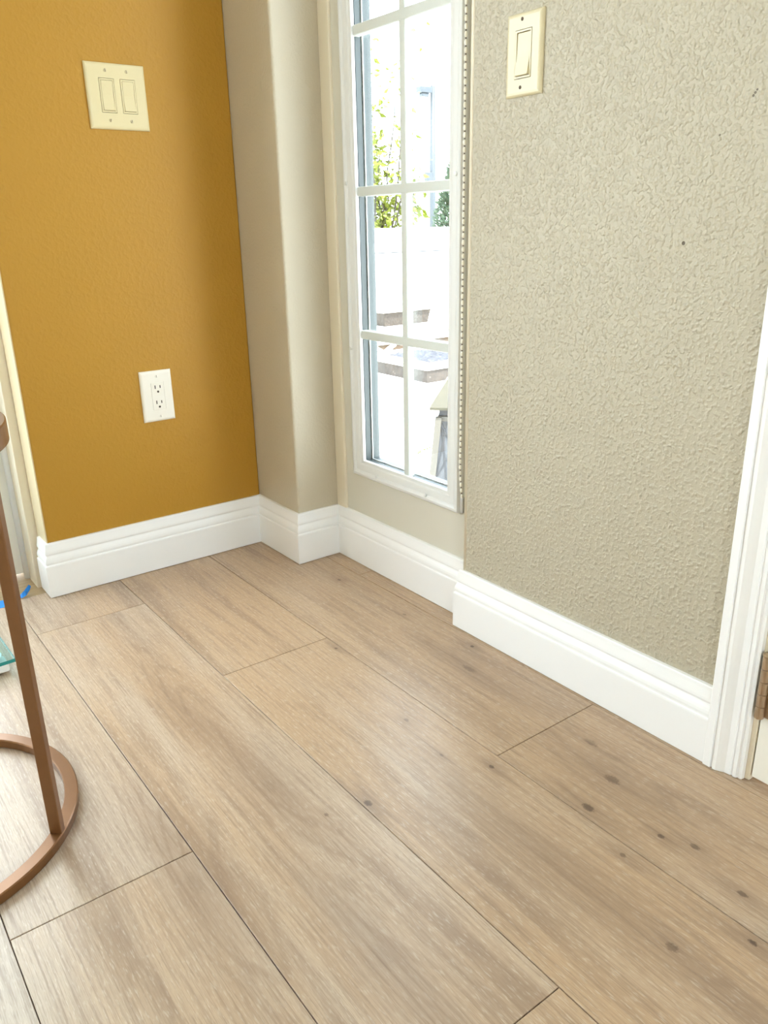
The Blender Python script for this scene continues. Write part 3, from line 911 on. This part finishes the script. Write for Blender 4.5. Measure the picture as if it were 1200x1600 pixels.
# ------------------------------------------------------------------ garden lantern close to the window
def build_lantern():
    t = thing('garden_lantern', 'slate garden lantern with lattice panels and peaked straw coloured roof', 'lantern', loc=(1.059, 0.327, GZ))
    yaw = math.radians(-46)
    t.rotation_euler = (0, 0, yaw)
    t.scale = (1.04, 1.04, 1.13)
    def wz(z): return 0.136 - 0.10*z     # half width by height above the base
    b = boxes((-0.150, 0.150, -0.150, 0.150, 0.0, 0.022)); obj('base', b, M['lantern'], t, bevel=0.004)
    for sx in (-1, 1):
        for sy in (-1, 1):
            b = bmesh.new()
            loft(b, [[(sx*wz(z)+dx, sy*wz(z)+dy, z) for dx, dy in ((-.011, -.011), (.011, -.011), (.011, .011), (-.011, .011))] for z in (0.02, 0.225)])
            obj('post', b, M['lanternpale'], t)
    for k in range(4):
        R = Matrix.Rotation(k*math.pi/2, 4, 'Z')
        b = bmesh.new()
        z0, z1 = 0.024, 0.212
        w0, w1 = wz(z0)-0.004, wz(z1)-0.004
        loft(b, [[(-w0, -w0-0.001, z0), (w0, -w0-0.001, z0), (w0, -w0+0.003, z0), (-w0, -w0+0.003, z0)], [(-w1, -w1-0.001, z1), (w1, -w1-0.001, z1), (w1, -w1+0.003, z1), (-w1, -w1+0.003, z1)]])
        bmesh.ops.transform(b, matrix=R, verts=b.verts[:])
        p = obj('lattice_panel', b, M['lpanel'], t)
        b = bmesh.new()
        for i in range(-2, 3):
            for s in (-1, 1):
                xa, xb = i*0.07 - 0.055*s, i*0.07 + 0.055*s
                za, zb = 0.03, 0.205
                # clip to the panel width
                def cl(x, z): return max(-wz(z)+0.012, min(wz(z)-0.012, x))
                bar(b, (cl(xa, za), -wz(za)+0.002, za), (cl(xb, zb), -wz(zb)+0.002, zb), 0.0050, 0.0050, up=(0, 1, 0))
        bmesh.ops.transform(b, matrix=R, verts=b.verts[:])
        obj('lattice_bar', b, M['lantern'], p)
    b = boxes((-0.118, 0.118, -0.118, 0.118, 0.212, 0.228)); obj('top_rail', b, M['lanternpale'], t, bevel=0.002)
    b = boxes((-0.113, 0.113, -0.113, 0.113, 0.228, 0.262)); obj('collar', b, M['lantern'], t, bevel=0.002)
    def sq(w, z): return [(-w, -w, z), (w, -w, z), (w, w, z), (-w, w, z)]
    b = bmesh.new(); loft(b, [sq(0.142, 0.252), sq(0.142, 0.260), sq(0.075, 0.355), sq(0.02, 0.435)])
    obj('roof', b, M['roofm'], t)
    b = bmesh.new(); torus_rect(b, 0, 0, 0.020, 0.027, -0.004, 0.004, 32)
    bmesh.ops.transform(b, matrix=Matrix.Translation((0, 0, 0.458)) @ Matrix.Rotation(math.pi/2, 4, 'X'), verts=b.verts[:])
    obj('hanging_ring', b, M['lantern'], t)
build_lantern()
